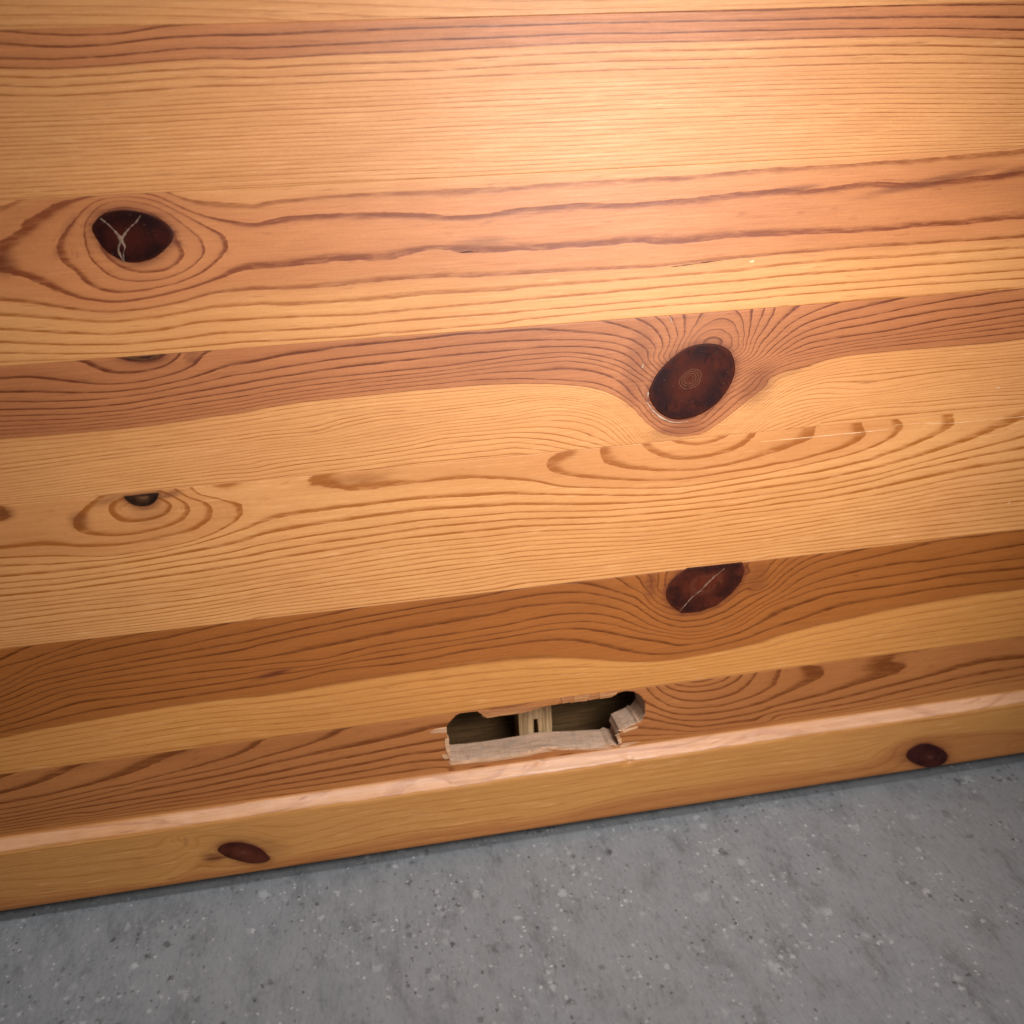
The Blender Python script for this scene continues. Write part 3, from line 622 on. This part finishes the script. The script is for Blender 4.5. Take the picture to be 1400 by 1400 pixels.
f6 = Field(TR6); f7 = Field(TR7, plane=-DL, lam=4e-3)
x = np.r_[np.linspace(XL, -0.225, 20), np.linspace(-0.2238, 0.243, 400), np.linspace(0.2445, XR, 20)]
ZF = L0+0.0018                            # face is flat down to here, then the cove starts
zf = np.r_[J5-0.00003, J5-0.00016, np.linspace(J5-0.0008, ZF, 40)]
yf = np.r_[0.00003, np.zeros(41)]
# profile below the face: cove -> ledge -> rounded arris -> front -> rounded bottom
prof = [(-0.00006, L0+0.0012), (-0.00020, L0+0.0007), (-0.00055, L0+0.0003), (-0.00115, L0-0.0001)]
for t in np.linspace(0.12, 0.86, 9):
    prof.append((-0.00115-(DL-0.00115)*t, (L0-0.0001)*(1-t)+(L1)*t+0.00022*math.sin(math.pi*t)))
prof += [(-DL+0.00035, L1-0.00010), (-DL+0.00012, L1-0.00045), (-DL, L1-0.0010)]
n_ledge = len(prof)
for z in np.linspace(L1-0.0018, ZB+0.0022, 30): prof.append((-DL, z))
prof += [(-DL+0.00012, ZB+0.0013), (-DL+0.0004, ZB+0.0006), (-DL+0.0010, ZB+0.0001), (-DL+0.0018, ZB)]
zz = np.r_[zf, [q[1] for q in prof]]; yy = np.r_[yf, [q[0] for q in prof]]
nr, nc = len(zz), len(x)
v = grid_front(x, zz, yy)
# hand-sanded waviness of the ledge
Xg = v[:, 0].reshape(nr, nc); Yg = v[:, 1].reshape(nr, nc); Zg = v[:, 2].reshape(nr, nc)
wv = 0.00028*np.sin(x*61+1.0)+0.00018*np.sin(x*143+2.2)+0.00012*np.sin(x*390)+0.00008*np.sin(x*820+1)
for i in range(len(zf)+3, len(zf)+n_ledge+3):
    k = math.sin(math.pi*min(1, (i-len(zf)-2)/(n_ledge)))
    Zg[i] += wv*k*1.0
    Yg[i] += 0.35*wv*k
# dents in the arris (seen under the hole)
for px, py, r, dp in ((740, 1046, .0016, .0006), (860, 1038, .0012, .0008), (853, 1042, .0008, .0006)):
    cx, cz = P(px, py, -DL*.7)
    d = np.hypot((Xg-cx)/r, (Zg-cz)/(r*1.2)); k = np.exp(-d**2)
    k[:len(zf)] = 0
    Yg += dp*k; Zg -= 0.5*dp*k
v = np.c_[Xg.ravel(), Yg.ravel(), Zg.ravel()]
# cells to cut out round the hole, then re-triangulate that patch against the outline
c0 = np.searchsorted(x, hole[:, 0].min()-0.0012)-1; c1 = np.searchsorted(x, hole[:, 0].max()+0.0012)
r0, r1 = 1, len(zf)-1
for k in range(len(zf)):
    if zf[k] > hole[:, 1].min()-0.0012: r1 = k+1
r1 = min(r1, len(zf)-1)
keep = np.ones((nr-1, nc-1), bool); keep[r0:r1, c0:c1] = False
faces = quads(nr, nc, keep).tolist()
idx = np.arange(nr*nc).reshape(nr, nc)
def inside(p, poly):
    xx, zz_ = p[:, 0], p[:, 1]; c = np.zeros(len(p), bool); n = len(poly); j = n-1
    for i in range(n):
        a, b = poly[i], poly[j]
        t = ((a[1] > zz_) != (b[1] > zz_)) & (xx < (b[0]-a[0])*(zz_-a[1])/(b[1]-a[1]+1e-15)+a[0]); c ^= t; j = i
    return c
blk = idx[r0:r1+1, c0:c1+1]; bp = v[blk.ravel()][:, [0, 2]]
border = np.zeros(blk.shape, bool); border[0] = border[-1] = True; border[:, 0] = border[:, -1] = True
hr = hole
near = np.min(np.hypot(bp[:, None, 0]-hr[None, :, 0], bp[:, None, 1]-hr[None, :, 1]), 1) < 0.0004
use = border.ravel() | (~inside(bp, hr) & ~near)
ids = blk.ravel()[use]; pin = bp[use]
loop = [blk[0, i] for i in range(blk.shape[1])]+[blk[i, -1] for i in range(1, blk.shape[0])]+[blk[-1, i] for i in range(blk.shape[1]-2, -1, -1)]+[blk[i, 0] for i in range(blk.shape[0]-2, 0, -1)]
pos_of = {int(g_): k for k, g_ in enumerate(ids)}
edges = [(pos_of[int(a)], pos_of[int(b)]) for a, b in zip(loop, loop[1:]+loop[:1])]
nb = len(pin); nh = len(hr)
edges += [(nb+i, nb+(i+1) % nh) for i in range(nh)]
SC = 1000.0
cv, ce, cf, ov, oe, of_ = delaunay_2d_cdt([Vector(((p[0])*SC, (p[1]-ZOFF)*SC)) for p in np.r_[pin, hr]], edges, [], 0, 1e-6)
gmap = []; extra = []
base_n = len(v)
for k, p in enumerate(cv):
    o = [q for q in ov[k] if q < nb]
    if o: gmap.append(int(ids[o[0]]))
    else:
        gmap.append(base_n+len(extra)); extra.append((p[0]/SC, 0.0, p[1]/SC+ZOFF))
extra = np.array(extra)
cvp = np.array([[p[0]/SC, p[1]/SC+ZOFF] for p in cv])
for t in cf:
    cen = cvp[list(t)].mean(0)[None]
    if inside(cen, hr)[0]: continue
    q = [gmap[i] for i in t]
    a, b, c = cvp[t[0]], cvp[t[1]], cvp[t[2]]
    if (b[0]-a[0])*(c[1]-a[1])-(b[1]-a[1])*(c[0]-a[0]) < 0: q = q[::-1]   # faces towards -y
    faces.append(q)
hid = []
for k in range(nh):
    j = [i for i, o in enumerate(ov) if nb+k in o][0]; hid.append(gmap[j])
v = np.r_[v, extra]
nface_front = len(faces)
# walls of the hole: broken, fibrous, several rings going back
rings = [hid]; walls = []
cen = hole.mean(0)
depths = [0.0007, 0.0022, 0.0042, 0.0065, 0.009, 0.0115, TH+0.0005]
def soften(p, w):
    k = np.arange(-w, w+1); return np.mean([np.roll(p, int(i), axis=0) for i in k], 0)
hole_deep = soften(hole, 3)
for d in depths:
    cur = []; mixd = 0.85*smooth01(0.001, 0.006, np.array(d))
    for k in range(nh):
        p = hole[k]; nrm = hole[(k+1) % nh]-hole[k-1]; nrm = np.array([nrm[1], -nrm[0]]); nrm = nrm/(np.linalg.norm(nrm)+1e-12)
        jit = rng.normal(0, 0.00007)
        q = p+nrm*(jit-0.00010*(d > 0.001))
        if p[1] < cen[1]-0.0015 and abs(p[0]-cen[0]+.004) < 0.028: q[1] = q[1]*(1-mixd)+hole_deep[k][1]*mixd
        q[1] = min(q[1], J5-0.0003)
        cur.append(len(v)); v = np.r_[v, [[q[0], d+rng.normal(0, .00015)*(d < TH), q[1]]]]
    rings.append(cur)
for a, b in zip(rings, rings[1:]):
    for k in range(nh):
        walls.append([a[k], b[k], b[(k+1) % nh], a[(k+1) % nh]])
faces += walls
# back, top, bottom and ends of the rail (the hole stays open at the back: back face split round it)
hb = [(hole[:, 0].min()-.002), (hole[:, 0].max()+.002), (hole[:, 1].min()-.002)]
B = len(v)
bk = [(XL, TH, J5-.00004), (hb[0], TH, J5-.00004), (hb[1], TH, J5-.00004), (XR, TH, J5-.00004),
      (XL, TH, hb[2]), (hb[0], TH, hb[2]), (hb[1], TH, hb[2]), (XR, TH, hb[2]), (XL, TH, ZB), (XR, TH, ZB)]
v = np.r_[v, bk]
faces += [[B, B+1, B+5, B+4], [B+2, B+3, B+7, B+6], [B+4, B+5, B+6, B+7, B+9, B+8]]
lastrow = list(idx[-1])
faces.append([int(q) for q in lastrow[::-1]]+[B+8, B+9])
faces.append([int(q) for q in idx[0]]+[B+3, B])
faces.append([int(q) for q in idx[::-1, 0]]+[B, B+8]); faces.append([int(q) for q in idx[:, -1]]+[B+9, B+3])
me = mesh('bottom_rail', v, faces)
mi = np.zeros(len(faces), np.int32); mi[nface_front:nface_front+len(walls)] = 1
me.polygons.foreach_set('material_index', mi)
sm = np.ones(len(faces), bool); sm[nface_front:] = False
me.polygons.foreach_set('use_smooth', sm)
ring = f6(v[:, 0], v[:, 2]); heart = 0.90-0.25*smooth01(7.0, 9.0, ring); st = stain('P6', v[:, 0], v[:, 2])
fr = np.zeros(len(v), bool); fr[idx[len(zf)+n_ledge-2:].ravel()] = True
rg7 = f7(v[fr, 0], v[fr, 2]); ring[fr] = 20+rg7
heart[fr] = 0.06+0.62*smooth01(5.8, 6.5, rg7); st[fr] = np.maximum(stain('P7', v[fr, 0], v[fr, 2], -DL), rim('P7', v[fr, 0], v[fr, 2], -DL, .7))
lg = np.zeros(len(v), bool); lg[idx[len(zf)+1:len(zf)+n_ledge-2].ravel()] = True
s_ = (L0-v[lg, 2])/(L0-L1)                       # 0 at the top of the ledge, 1 at its arris
xx = v[lg, 0]
slant = xx*70+1.4*np.sin(xx*23)+0.8*np.sin(xx*57+1)
ring[lg] = 14+0.5*np.sin(slant*0.9)+0.55*(s_)*(1+0.7*np.sin(xx*31))+0.8*np.sin(xx*17+.4)+xx*6
heart[lg] = 0.30; st[lg] = 0
fattr(me, 'ring', ring); fattr(me, 'heart', heart); fattr(me, 'stain', st)
sheen_wear = np.zeros(len(v)); sheen_wear[lg] = smooth01(-0.28, 0.02, s_)*(1-smooth01(0.86, 0.98, s_))*np.clip(0.50+0.42*smooth01(-0.20, 0.0, v[lg, 0])+0.10*np.sin(v[lg, 0]*47)+0.07*np.sin(v[lg, 0]*131+1), 0, 1)  # pale band standing in for the ledge's reflected sheen, plus some abrasion
fattr(me, 'sheen_wear', sheen_wear)
am6 = amps(-3, 32, .18, .30, {k: 1.0 for k in range(-3, 7)} | {7: .85, 8: .75, 9: .7} | {k: .4 for k in range(10, 20)} | {22: .25, 24: .3, 26: .42, 27: .35}, 8)
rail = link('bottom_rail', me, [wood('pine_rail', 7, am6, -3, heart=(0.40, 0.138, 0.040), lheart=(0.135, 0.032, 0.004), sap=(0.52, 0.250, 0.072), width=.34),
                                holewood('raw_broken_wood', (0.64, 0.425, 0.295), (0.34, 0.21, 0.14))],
            panel, 'bottom rail with the jagged hole, a scuffed ledge with painted pale sheen and a yellowish front')

# ------------------------------------------------------------------ knots
def knot(px, sc, org, centre, mat, parent, plane=0.0, bulge=0.00016, n=72, smooth_it=True, label=None):
    p = pts(px)/sc+np.array(org)
    if smooth_it: p = closed_smooth(p, n)
    o2 = np.array([P(*q, plane) for q in p]); c = np.array(P(centre[0]/sc+org[0], centre[1]/sc+org[1], plane))
    N = len(o2); v = [(c[0], plane-0.0001-bulge, c[1])]; rad = [0.0]; f = []
    levels = [0.12, 0.25, 0.4, 0.55, 0.7, 0.82, 0.92, 0.98, 1.0]
    for t in levels:
        for q in o2:
            r = c+(q-c)*t
            y = plane-0.00010-bulge*(1-t**3)
            if t == 1.0: y = plane+0.0003
            v.append((r[0], y, r[1])); rad.append(t)
    for k in range(N): f.append([0, 1+k, 1+(k+1) % N])
    for L in range(len(levels)-1):
        a, b = 1+L*N, 1+(L+1)*N
        for k in range(N): f.append([a+k, b+k, b+(k+1) % N, a+(k+1) % N])
    # face winding towards the room (-y)
    a2 = np.sum(o2[:, 0]*np.roll(o2[:, 1], -1)-np.roll(o2[:, 0], -1)*o2[:, 1])
    if a2 < 0: f = [q[::-1] for q in f]
    me = mesh('knot', v, f); fattr(me, 'rad', rad)
    return link('knot', me, mat, parent, label)

DK = (0.010, 0.0035, 0.0030)
knot("500,252 515,212 555,172 620,150 690,145 770,155 840,178 905,212 945,252 955,285 945,320 920,352 880,390 830,420 760,438 690,435 630,408 575,370 530,312",
     4, (0, 250), (660, 300), knotmat('knot_black_red', (0.010, 0.0022, 0.0018), (0.040, 0.0055, 0.0030), (.2, .1, .05), 2, .1, .2, 0.0), pl[2],
     label='black knot with pale branching cracks')
knot("758,505 800,430 880,350 960,297 1050,276 1130,282 1190,312 1219,370 1222,440 1190,520 1130,600 1050,660 960,692 880,696 805,662 757,600 745,550",
     4, (700, 400), (970, 468), knotmat('knot_ringed', (0.016, 0.0055, 0.0060), (0.060, 0.0115, 0.0060), (0.13, 0.062, 0.036), 4, .10, .26, 0.55), pl[3],
     label='large dark oval knot with pale rings at its heart')
knot("836,200 855,150 890,110 955,64 1050,54 1150,43 1262,31 1277,80 1257,140 1202,210 1122,272 1025,309 925,317 865,275 840,235",
     4, (700, 760), (1062, 140), knotmat('knot_red_brown', (0.022, 0.0060, 0.0048), (0.080, 0.0150, 0.0065), (0.12, 0.05, 0.03), 6, .30, .40, 0.4), pl[5], smooth_it=False,
     label='reddish brown knot with one diagonal crack')
knot("676,74 720,69 780,62 830,57 868,53 869,66 864,82 855,98 842,111 826,121 806,127 784,130 760,129 738,125 718,117 702,107 690,96 681,84", 4, (0, 660), (790, 78),
     knotmat('knot_half', (0.008, 0.004, 0.003), (0.075, 0.030, 0.013), (0.20, 0.11, 0.055), 8, .02, .22, 0.9), pl[4], smooth_it=False,
     label='half knot with a grey core cut off by the joint')
knot("660,160 720,150 800,143 905,133 880,153 830,170 770,175 710,170", 4, (0, 450), (800, 152),
     knotmat('knot_sliver', (0.075, 0.026, 0.012), (0.035, 0.010, 0.006), (0.25, 0.12, 0.05), 9, .35, .8, 0.55), pl[3], smooth_it=False,
     label='sliver of a brown knot at the joint')
knot("515,285 535,262 575,250 625,249 680,260 725,280 755,307 770,332 740,347 690,352 635,343 580,328 540,310", 3.5, (150, 1080), (640, 297),
     knotmat('knot_rail', (0.045, 0.010, 0.006), (0.085, 0.022, 0.012), (0.20, 0.07, 0.05), 10, .02, .10, 0.6), rail, plane=-DL,
     label='oval reddish knot on the left of the rail front')
knot("752,528 775,495 820,470 870,464 920,478 962,502 985,535 968,570 925,592 870,596 815,582 770,558", 4, (1050, 900), (885, 540),
     knotmat('knot_rail_dark', (0.024, 0.006, 0.006), (0.050, 0.013, 0.010), (0.20, 0.08, 0.06), 11, .02, .10, 0.6), rail, plane=-DL,
     label='dark knot on the right of the rail front')

# ------------------------------------------------------------------ cracks, scratches, splinters
def ribbon(name, px, sc, org, w, mat, parent, y=-0.00032, h=0.00012, plane=0.0, jit=0.35, step=6, label=None):
    p = resample(pts(px)/sc+np.array(org), step)
    q = np.array([P(*a, plane) for a in p]); n = len(q)
    ws = np.interp(np.linspace(0, 1, n), np.linspace(0, 1, len(w)), w)*DIST/FPX*0.5
    t = np.gradient(q, axis=0); t /= np.linalg.norm(t, axis=1)[:, None]+1e-12; nn = np.c_[-t[:, 1], t[:, 0]]
    ws = ws*(1+jit*rng.normal(0, 1, n)); ws = np.maximum(ws, 2e-6)
    v, f = [], []
    for a, m_, ww in zip(q, nn, ws):
        l, r = a+m_*ww, a-m_*ww
        v += [(l[0], y+h, l[1]), (a[0], y, a[1]), (r[0], y+h, r[1])]
    for i in range(n-1):
        k = i*3
        f += [[k, k+1, k+4, k+3], [k+1, k+2, k+5, k+4]]
    me = mesh(name, v, f)
    return link(name, me, mat, parent, label)
RES = plain('dried_resin', (0.21, 0.125, 0.085), .7, .9)
RES2 = plain('dried_resin_pale', (0.42, 0.31, 0.23), .5, .5)
YK = -0.00044
ribbon('crack', "550,195 590,225 625,260 655,295 665,320", 4, (0, 250), [.9, 1.3, 1.2, 2.2, 4.5], RES, pl[2], y=YK, step=2.5)
ribbon('crack', "770,178 745,215 715,240 690,270 665,305 660,330", 4, (0, 250), [1, 1.5, .9, 1.4, 3.5, 3], RES, pl[2], y=YK-.00001, step=2.5)
ribbon('crack', "668,310 650,345 648,370 660,400 678,432", 4, (0, 250), [3.5, 1.6, 1.4, 2.2, .8], RES, pl[2], y=YK-.00002, step=2.5)
ribbon('crack', "668,320 685,350 675,385 678,432", 4, (0, 250), [2.4, 1.2, 1.3, .6], RES, pl[2], y=YK-.00003, step=2.5)
ribbon('crack', "1160,68 1110,108 1068,148 1035,185 985,222 945,268 915,300", 4, (700, 760), [.5, .8, 2.4, 1.0, 1.3, 1.0, .4], RES, pl[5], y=YK, step=2.5)
ribbon('resin_line', "737,600 770,645 810,680 860,706 905,712 960,704", 4, (700, 400), [.6, 1.4, 1.8, 1.6, 1.2, .5], RES2, pl[3], y=-.00022, step=3)
ribbon('resin_line', "745,545 742,570", 4, (700, 400), [1.2, 2.2], RES2, pl[3], y=-.00022, step=2)
ribbon('resin_line', "718,392 712,412", 4, (700, 400), [1.2, 2.2], RES2, pl[3], y=-.00018, step=2)
ribbon('resin_line', "866,135 872,160", 4, (700, 400), [1, 2], RES2, pl[3], y=-.00018, step=2)
SCR = plain('scratch_white', (0.74, 0.50, 0.30), .5, .2)
ribbon('scratch', "-40,897 0,892 220,872 470,848 660,828", 4, (1050, 380), [.3, .6, .9, .7, .3], SCR, pl[4], y=-.00012, h=.0001, step=8)
ribbon('scratch', "690,805 850,794 1000,795 1100,786 1400,758", 4, (1050, 380), [.25, .4, .35, .6, .6], SCR, pl[4], y=-.00012, h=.0001, step=8)
ribbon('scratch', "1300,632 1322,628", 4, (700, 200), [1.4, 2.0], SCR, pl[2], y=-.00012, h=.0001, step=2)
ribbon('scratch', "1245,602 1268,600", 4, (1050, 380), [.8, 1.2], SCR, pl[3], y=-.00012, h=.0001, step=2)
ribbon('scratch', "1310,595 1325,583", 4, (1050, 540), [1, 1.4], SCR, pl[4], y=-.00012, h=.0001, step=2)
DRK = plain('dark_crack', (0.05, 0.018, 0.010), .7, .5)
ribbon('crack', "870,660 960,648 1060,634 1150,624", 4, (700, 200), [.5, 1.2, .9, .3], DRK, pl[2], y=-.00010, h=.00008, step=6)
ribbon('crack', "1110,502 1160,496 1190,492", 4, (350, 220), [.5, 1.8, .5], DRK, pl[2], y=-.00010, h=.00008, step=4)
ribbon('crack', "780,118 835,116", 3.5, (0, 0), [.5, .5], DRK, pl[1], y=-.00010, h=.00008, step=4)

def sliver(px, sc, org, depth, mat, plane=0.0, lift=0.0004, label=None):
    """a torn chip of wood: flat outline with thickness, slightly lifted at one end"""
    p = pts(px)/sc+np.array(org); q = np.array([P(*a, plane) for a in p]); n = len(q)
    a2 = np.sum(q[:, 0]*np.roll(q[:, 1], -1)-np.roll(q[:, 0], -1)*q[:, 1])
    if a2 < 0: q = q[::-1]
    li = rng.uniform(0.3, 1.0, n)*lift
    v = [(a[0], plane-0.00012-l, a[1]) for a, l in zip(q, li)]+[(a[0]*1.0, plane+depth, a[1]) for a in q]
    f = [list(range(n)), list(range(2*n-1, n-1, -1))]+[[k, n+k, n+(k+1) % n, (k+1) % n] for k in range(n)]
    me = mesh('splinter', v, f, False)
    return link('splinter', me, mat, rail, label)
H0 = (560, 900)
SPL = rawwood('pale_splinter', (0.60, 0.36, 0.22), (0.40, 0.21, 0.11), 11)
SPC = rawwood('torn_strip', (0.50, 0.24, 0.10), (0.30, 0.12, 0.045), 13)
SPB = rawwood('brown_splinter', (0.42, 0.18, 0.07), (0.26, 0.095, 0.035), 12)
sliver("98,372 130,356 184,346 188,372 150,374 110,378", Hs, H0, .0006, SPL, lift=.0002)
sliver("178,404 198,402 200,442 206,478 196,492 186,470 178,440", Hs, H0, .003, SPL, lift=.0003)
sliver("162,486 190,484 200,500 182,508 166,500", Hs, H0, .001, SPL, lift=.0002)
sliver("196,526 300,518 420,508 520,494 600,478 640,464 690,458 720,466 650,476 600,490 500,506 400,520 300,528 210,536", Hs, H0, .0010, SPL, lift=.0002)
sliver("690,452 760,454 860,458 980,454 1030,446 1010,458 900,462 780,462 720,460", Hs, H0, .0010, SPL, lift=.0002)
sliver("1068,368 1100,352 1146,340 1150,348 1110,360 1080,372", Hs, H0, .001, SPL, lift=.0004)
sliver("1056,446 1070,428 1100,424 1158,420 1110,434 1075,444", Hs, H0, .001, SPL, lift=.0004)
sliver("1046,398 1066,402 1066,426 1050,420", Hs, H0, .002, SPL, lift=.0002)
# torn strip along the upper edge of the hole
sliver("760,196 800,190 830,186 812,214 795,222 770,226", Hs, H0, .004, SPB, lift=.0003)
sliver("830,188 900,178 915,176 905,200 890,212 850,216 824,220", Hs, H0, .003, SPC, lift=.0002)
sliver("908,182 960,170 948,196 925,206 900,210", Hs, H0, .004, SPB, lift=.0004)
sliver("955,178 1010,165 1052,160 1040,180 1015,194 960,202", Hs, H0, .003, SPC, lift=.0002)
sliver("345,268 420,258 520,246 600,240 690,234 640,256 560,276 450,290 392,300 370,288", Hs, H0, .005, SPB, lift=.0001)

def fringe(name, mat, n, rngx, side, label):
    """many fine broken fibres standing off the rim of the hole"""
    vs, fs = [], []
    for _ in range(n):
        k = int(rng.integers(0, len(hole))); p = hole[k]; t = rng.random()
        q = p+(hole[(k+1) % len(hole)]-p)*t
        if not side(q, k): continue
        L = rng.uniform(*rngx)*(1 if rng.random() < .5 else -1); w = rng.uniform(.00005, .00016)
        y0 = rng.uniform(-.00025, .0016); dz = rng.normal(0, .00025); dy = -abs(rng.normal(0, .0002))
        a = np.array([q[0]-L*.35, y0, q[1]]); b = np.array([q[0]+L*.65, y0+dy, q[1]+dz])
        m_ = (a+b)/2+np.array([0, rng.normal(0, .00012), rng.normal(0, .00012)])
        base = len(vs)
        for c_, ww in ((a, w), (m_, w*.8)):
            vs += [(c_[0], c_[1]-ww, c_[2]), (c_[0], c_[1]+ww, c_[2]+ww), (c_[0], c_[1]+ww, c_[2]-ww)]
        vs.append(tuple(b)); B_ = base
        fs += [[B_, B_+1, B_+4, B_+3], [B_+1, B_+2, B_+5, B_+4], [B_+2, B_, B_+3, B_+5], [B_+3, B_+4, B_+6], [B_+4, B_+5, B_+6], [B_+5, B_+3, B_+6]]
    o = link(name, mesh(name, vs, fs, False), mat, rail, label); o['kind'] = 'stuff'; return o
zc = hole[:, 1].mean(); xc_ = hole[:, 0].mean()
fringe('broken_fibres', SPL, 380, (.0008, .0042), lambda q, k: q[1] < zc-.0015 and abs(q[0]-xc_) < .034, 'fine pale broken fibres along the lower rim of the hole')
fringe('torn_fibres', SPC, 160, (.0008, .0040), lambda q, k: q[1] >= zc+.001 and abs(q[0]-xc_) < .025, 'fine brown torn fibres along the upper rim of the hole')

# ------------------------------------------------------------------ what stands behind the hole
def box(name, x0, x1, y0, y1, z0, z1, mat, parent, label=None):
    v = [(x0, y0, z0), (x1, y0, z0), (x1, y1, z0), (x0, y1, z0), (x0, y0, z1), (x1, y0, z1), (x1, y1, z1), (x0, y1, z1)]
    f = [(3, 2, 1, 0), (4, 5, 6, 7), (0, 1, 5, 4), (1, 2, 6, 5), (2, 3, 7, 6), (3, 0, 4, 7)]
    return link(name, mesh(name, v, f, False), mat, parent, label)
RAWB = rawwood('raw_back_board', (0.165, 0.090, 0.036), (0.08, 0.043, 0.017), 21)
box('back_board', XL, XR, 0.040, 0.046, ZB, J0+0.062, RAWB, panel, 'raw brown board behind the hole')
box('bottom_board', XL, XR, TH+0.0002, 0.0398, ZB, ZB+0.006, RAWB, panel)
# batten with a narrow notch, seen on edge through the hole
YB = 0.0165
bx0 = P(709, 980, YB)[0]; bx1 = P(754, 980, YB)[0]
nx0 = P(728.5, 992, YB)[0]; nx1 = P(737.0, 992, YB)[0]; tx0 = P(729.5, 983, YB)[0]; tx1 = P(735.0, 983, YB)[0]
zt = P(732, 983, YB)[1]; zlo = hole[:, 1].min()-0.014; zhi = J5+0.012
out = [(bx0, zlo), (nx0, zlo), (tx0, zt), (tx1, zt), (nx1, zlo), (bx1, zlo), (bx1, zhi), (bx0, zhi)]
vv = [(a, YB, b) for a, b in out]+[(a, YB+0.012, b) for a, b in out]
ff = [[0, 1, 2, 7], [2, 3, 6, 7], [3, 4, 5, 6], [15, 10, 9, 8], [15, 14, 11, 10], [14, 13, 12, 11]]+[[(k+1) % 8, k, 8+k, 8+(k+1) % 8] for k in range(8)]
link('batten', mesh('batten', vv, ff, False), rawwood('batten_wood', (0.50, 0.335, 0.18), (0.20, 0.115, 0.05), 31, 'z'), panel, 'pale upright batten with a narrow notch inside the hole')
